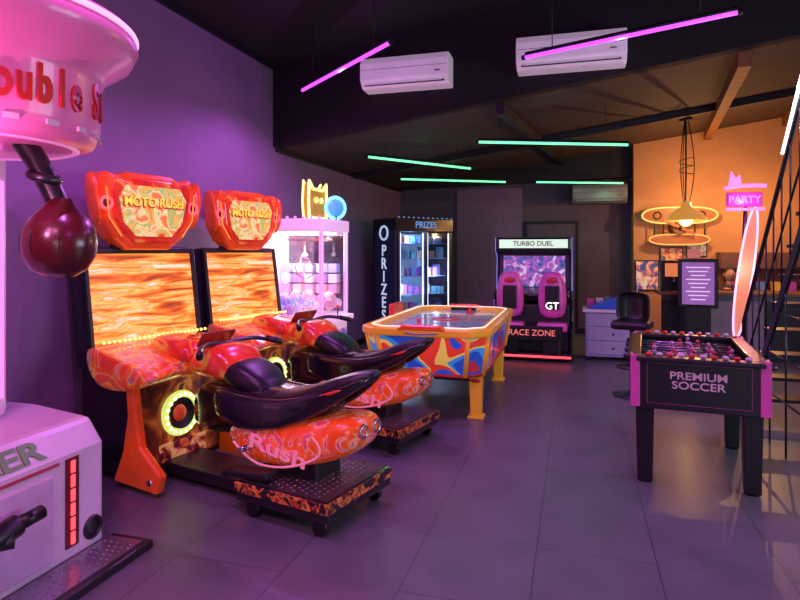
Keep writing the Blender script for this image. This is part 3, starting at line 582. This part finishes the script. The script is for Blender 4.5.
# ---------------------------------------------------------------- bar stool
bs=root('bar_stool',(.60,7.05,0),-15)
lathe('base',bs,[(0,0),(.21,0),(.21,.012),(.06,.03),(.03,.06),(0,.06)],steel); cyl('post',bs,(0,0,.04),(0,0,.74),.028,steel)
torus('foot_ring',bs,(0,-.02,.32),.16,.012,steel); cyl('foot_ring_bar',bs,(-.16,0,.32),(.16,0,.32),.01,steel)
box('seat',bs,(0,0,.78),(.40,.38,.09),rubber,.035)
loft('backrest',bs,[[(.19*math.sin(t)*k,.19*math.cos(t)*k-.0,z) for t,k in [(-1.5,1),(-.9,1),(-.3,1),(.3,1),(.9,1),(1.5,1),(1.5,.82),(.9,.82),(.3,.82),(-.3,.82),(-.9,.82),(-1.5,.82)]] for z in (.80,.9,1.05,1.14)],rubber,1)

# ---------------------------------------------------------------- white display cabinet
wc=root('white_side_table',(.52,9.35,0))
bx('top',wc,-.42,.42,-.28,.28,.70,.74,white,.008); bx('body',wc,-.38,.38,-.24,.26,.06,.70,M('cabinet_pale_blue',(.3,.38,.55),.4),.01)
for s in (-1,1):
    for t in (-1,1): cyl('leg',wc,(s*.34,t*.2,0),(s*.34,t*.2,.07),.025,steel)
for k in range(3): bx('drawer_front',wc,-.35,.35,-.255,-.24,.1+k*.2,.28+k*.2,M('drawer_grey',(.4,.42,.5),.4),.006); cyl('drawer_knob',wc,(0,-.255,.19+k*.2),(0,-.275,.19+k*.2),.015,steel,seg=12)
prism('blue_ramp_toy',wc,[(-.36,.74),(.3,.74),(.3,1.0),(.1,.92),(-.2,.82)],'y',-.15,.1,blue,.015)
boxes('snack_boxes',wc,[((-.3+.13*i,.18,.80),(.1,.08,.12+.03*(i%3)),i%6) for i in range(5)],pm)
cyl('antenna_rod',wc,(.32,0,.74),(.36,0,1.2),.008,white,seg=8)

# ---------------------------------------------------------------- counter, kiosk, decor
ct=root('bar_counter',(0,0,0))
bx('front',ct,1.25,3.9,9.75,9.85,0,.93,black,.01); bx('body',ct,1.3,3.9,9.85,10.25,.05,.92,black); bx('top',ct,1.2,3.95,9.68,10.3,.93,.98,M('counter_wood',(.2,.09,.04),.35),.008)
bx('pale_panel',ct,1.75,2.6,9.735,9.75,.1,.86,M('counter_grey_panel',(.35,.32,.36),.5),.006); bx('panel_trim',ct,1.25,3.9,9.73,9.75,.86,.93,steel)
kk=root('menu_kiosk',(1.62,9.1,0),-5)
bx('base',kk,-.24,.24,-.18,.18,0,.04,black,.01); bx('stem',kk,-.16,.16,-.04,.04,.04,.85,black,.01); bx('frame',kk,-.25,.25,-.04,.04,.80,1.48,black,.012)
bx('menu_sheet',kk,-.2,.2,-.048,-.04,.85,1.43,M('menu_lavender',(.25,.12,.35),.5,em=(.55,.22,.7),es=.35))
boxes('menu_lines',kk,[((0,-.050,1.36-.055*k),(.3-.06*(k%3),.003,.015),0) for k in range(9)],[M('menu_ink',(.7,.5,.8),.5,em=(1,.75,1),es=.6)])
box('card_holder',kk,(-.05,-.05,1.55),(.16,.02,.12),M('card_red_white',(.7,.2,.15),.5,em=(.9,.3,.2),es=.3),.005); cyl('card_stem',kk,(-.05,-.03,1.47),(-.05,-.04,1.50),.008,steel)
kb=root('drinks_dispenser',(1.42,9.98,.98))
bx('body',kb,-.16,.16,-.15,.15,0,.46,black,.02); bx('lit_front',kb,-.12,.12,-.16,-.15,.22,.42,M('dispenser_red',(.6,.1,.05),.4,em=(1,.3,.1),es=.6)); bx('drip_tray',kb,-.12,.12,-.22,-.15,0,.03,steel); cyl('spout',kb,(0,-.18,.2),(0,-.18,.13),.012,chrome); bx('spout_mount',kb,-.02,.02,-.19,-.15,.19,.22,chrome)
bb=root('back_bar_cabinet',(3.12,11.32,0))
bx('cabinet',bb,-.8,.9,-.2,.14,0,.9,black,.01); bx('cabinet_top',bb,-.83,.93,-.22,.14,.9,.93,wood); bx('upper_cabinet',bb,-.8,.9,-.12,.14,1.28,1.56,M('upper_cabinet_brown',(.12,.05,.03),.5),.01); bx('backboard',bb,-.8,.9,.12,.14,.9,1.3,wood)
boxes('upper_cabinet_doors',bb,[((-.58+.42*k,-.125,1.42),(.39,.015,.25),0) for k in range(4)],[M('cabinet_door_brown',(.18,.08,.04),.45)])
boxes('bar_utensils',bb,[((-.6+.22*k,-.05,1.0),(.12,.12,.14),k%6) for k in range(6)],pm)
def poster(x,z,w,h,st,name='framed_poster'):
    r=root(name,(x,11.49,z)); bx('frame',r,-w/2-.02,w/2+.02,-.025,0,-h/2-.02,h/2+.02,black,.004); bx('print',r,-w/2,w/2,-.03,-.025,-h/2,h/2,ART('poster_print',st,6,1,em=.2))
poster(1.22,1.15,.36,.5,[(.4,(.05,.1,.4)),(.5,(.8,.3,.1)),(.6,(.9,.8,.7))]); poster(1.62,1.45,.34,.36,[(.4,(.5,.05,.05)),(.5,(.9,.5,.2)),(.6,(.1,.1,.1))]); poster(2.02,1.6,.3,.2,[(.4,(.7,.6,.4)),(.6,(.2,.1,.05))])
bp=root('biplane_wall_decoration',(1.72,11.35,2.2))
wp=M('biplane_wood',(.38,.12,.03),.4,em=(1,.4,.1),es=.06)
def oval(w,h,n=24): return [(w*math.copysign(abs(math.cos(t))**.6,math.cos(t)),h*math.sin(t)) for t in [2*math.pi*k/n for k in range(n)]]
prism('upper_wing',bp,oval(.60,.14),'y',-.05,-.01,wp,.01); prism('lower_wing',bp,oval(.48,.09),'y',-.05,-.01,wp,.01,loc=(0,0,-.42))
pipe('upper_wing_outline',bp,[(a,-.055,b) for a,b in oval(.60,.14)],.014,M('outline_gold',(.7,.4,.1),.4,em=(1,.65,.18),es=1.0),cyclic=True); pipe('lower_wing_outline',bp,[(a,-.055,b-.42) for a,b in oval(.48,.09)],.012,M('outline_gold2',(.6,.3,.1),.4,em=(1,.6,.15),es=.7),cyclic=True)
for x in(-.4,-.25,.25,.4): cyl('strut',bp,(x,-.04,-.36),(x,-.04,-.08),.01,black,seg=8)
cyl('fuselage',bp,(0,.12,-.22),(0,-.14,-.22),.15,wood,r2=.11); sph('propeller_hub',bp,(0,-.16,-.22),.035,black); box('propeller',bp,(0,-.17,-.22),(.5,.015,.05),wp,.005,(0,25,0)); torus('roundel_1',bp,(-.35,-.055,0),.06,.012,black,rot=(90,0,0)); torus('roundel_2',bp,(.35,-.055,0),.06,.012,black,rot=(90,0,0))
pd=root('pendant_lamp',(1.60,9.9,2.06)); H=cz(1.6)-2.06
lathe('shade',pd,[(.30,-.02),(.29,.02),(.17,.13),(.08,.19),(.05,.28),(.0,.29)],M('shade_amber_metal',(.55,.25,.07),.3,.2,em=(1,.45,.08),es=.5)); sph('bulb',pd,(0,0,.0),(.10,.10,.10),warmE)
lathe('ceiling_rose',pd,[(0,H),(.09,H),(.09,H-.03),(0,H-.04)],black); cyl('cable_main',pd,(0,0,.28),(0,0,H-.03),.012,black,seg=8)
for k in range(3):
    a=k*2.1; pipe('swag_cable',pd,[(.03*math.cos(a),.03*math.sin(a),H-.03),(.11*math.cos(a),.11*math.sin(a),H*.7),(.12*math.cos(a),.12*math.sin(a),H*.4),(.05*math.cos(a),.05*math.sin(a),.26)],.007,black,smooth=True)
pipe('cage',pd,[(.1*math.cos(t),.1*math.sin(t),H*.45+.02*t) for t in [k*.6 for k in range(22)]],.006,black)
plight('pendant_glow',pd,(0,0,-.14),18,(1,.5,.18),.03); plight('warm_fill_uplight',pd,(.25,.5,.35),58,(1,.50,.18)); plight('warm_fill_uplight',pd,(1.3,.7,.25),32,(1,.50,.18))  # warm uplights added away from the shade to brighten the ceiling

# ---------------------------------------------------------------- seated person behind the counter
PX=2.36
pe=root('person_seated',(PX,10.7,0),0)
skin=M('skin',(.62,.34,.22),.5); hair=M('dark_hair',(.02,.012,.01),.6); shirt=M('dark_shirt',(.05,.04,.07),.8); trous=M('dark_trousers',(.02,.02,.03),.8)
def skinmesh(name,verts,edges,rad,mat,parent,sub=2):
    me=bpy.data.meshes.new(name); me.from_pydata(verts,edges,[]); me.materials.append(mat)
    o=bpy.data.objects.new(name,me); COL.objects.link(o); o.parent=parent
    o.modifiers.new('Skin','SKIN')
    for i,sv in enumerate(me.skin_vertices[0].data):
        rr=rad[i]; sv.radius=rr if hasattr(rr,'__len__') else (rr,rr); sv.use_root=(i==0)
    s=o.modifiers.new('Sub','SUBSURF'); s.levels=sub; s.render_levels=sub; return o
V=[(0,0,.50),(0,-.02,.68),(0,-.03,.86),(0,-.02,.96),(0,-.03,1.06),
   (-.17,-.02,.93),(-.23,-.14,.76),(-.14,-.36,1.01),(.17,-.02,.93),(.23,-.14,.76),(.14,-.36,1.01)]
Ee=[(0,1),(1,2),(2,3),(3,4),(3,5),(5,6),(6,7),(3,8),(8,9),(9,10)]
skinmesh('torso_and_arms',V,Ee,[(.15,.11),(.14,.10),(.16,.11),(.12,.09),(.05,.05),.06,.045,.03,.06,.045,.03],shirt,pe)
V=[(0,0,.50),(-.1,-.08,.5),(-.12,-.44,.50),(-.12,-.42,.08),(-.12,-.54,.04),(.1,-.08,.5),(.12,-.44,.50),(.12,-.42,.08),(.12,-.54,.04)]
skinmesh('legs',V,[(0,1),(1,2),(2,3),(3,4),(0,5),(5,6),(6,7),(7,8)],[.12,.09,.065,.04,.03,.09,.065,.04,.03],trous,pe)
cyl('neck',pe,(0,-.03,1.0),(0,-.04,1.13),.05,skin)
sph('head',pe,(0,-.05,1.21),(.078,.095,.115),skin); sph('hair_cap',pe,(0,-.03,1.245),(.086,.098,.10),hair); sph('hair_back',pe,(0,.02,1.18),(.08,.06,.12),hair)
sph('nose',pe,(0,-.148,1.20),(.012,.018,.02),skin); sph('mouth',pe,(0,-.137,1.155),(.024,.008,.007),M('lips',(.45,.12,.1),.5))
for s in(-1,1):
    sph('eye',pe,(s*.03,-.133,1.222),(.013,.008,.008),white); sph('pupil',pe,(s*.03,-.14,1.222),(.006,.004,.006),black); sph('ear',pe,(s*.08,-.045,1.205),(.012,.022,.03),skin)
    hx0,hy0,hz0=s*.14,-.37,1.005
    sph('palm',pe,(hx0-s*.01,hy0-.045,hz0),(.04,.05,.016),skin)
    for k in range(4):
        x=hx0-s*.01+(k-1.5)*.019; L=[.06,.072,.068,.052][k]
        skinmesh('finger_%d'%k,[(x,hy0-.08,hz0),(x,hy0-.08-L*.55,hz0+.006),(x,hy0-.08-L,hz0-.008)],[(0,1),(1,2)],[.009,.008,.007],skin,pe,1)
    skinmesh('thumb',[(hx0-s*.045,hy0-.03,hz0),(hx0-s*.065,hy0-.06,hz0+.002),(hx0-s*.06,hy0-.085,hz0-.004)],[(0,1),(1,2)],[.011,.010,.008],skin,pe,1)
ch_=root('office_chair',(PX,10.73,0)); box('seat',ch_,(0,0,.35),(.44,.42,.07),rubber,.02); cyl('post',ch_,(0,0,.05),(0,0,.33),.03,steel); box('back',ch_,(0,.22,.68),(.4,.05,.4),rubber,.02); box('back_bar',ch_,(0,.22,.42),(.06,.03,.2),steel)
for k in range(5):
    a=R(72*k); cyl('spoke',ch_,(0,0,.07),(.24*math.cos(a),.24*math.sin(a),.05),.016,steel); sph('castor',ch_,(.24*math.cos(a),.24*math.sin(a),.025),.025,black)

# ---------------------------------------------------------------- convert curves/text to meshes
bpy.context.view_layer.update()
dg=bpy.context.evaluated_depsgraph_get()
new=[]
for o in PENDING: new.append((o,bpy.data.meshes.new_from_object(o.evaluated_get(dg))))
for o,me in new:
    nm=o.name; par=o.parent; lo=o.location.copy(); ro=o.rotation_euler.copy(); sc=o.scale.copy()
    bpy.data.objects.remove(o); q=bpy.data.objects.new(nm,me); q.location=lo; q.rotation_euler=ro; q.scale=sc; COL.objects.link(q); q.parent=par

# ---------------------------------------------------------------- world, camera
W=bpy.data.worlds.new('World'); S.world=W; W.use_nodes=True; W.node_tree.nodes['Background'].inputs[0].default_value=(.3,.2,.5,1); W.node_tree.nodes['Background'].inputs[1].default_value=.1
cam=bpy.data.cameras.new('camera'); cam.sensor_width=36; cam.lens=27; cam.shift_y=-.0625; cam.clip_start=.05
co=bpy.data.objects.new('camera',cam); co.location=(0,0,1.6); co.rotation_euler=(R(90),0,R(16.3)); COL.objects.link(co); S.camera=co
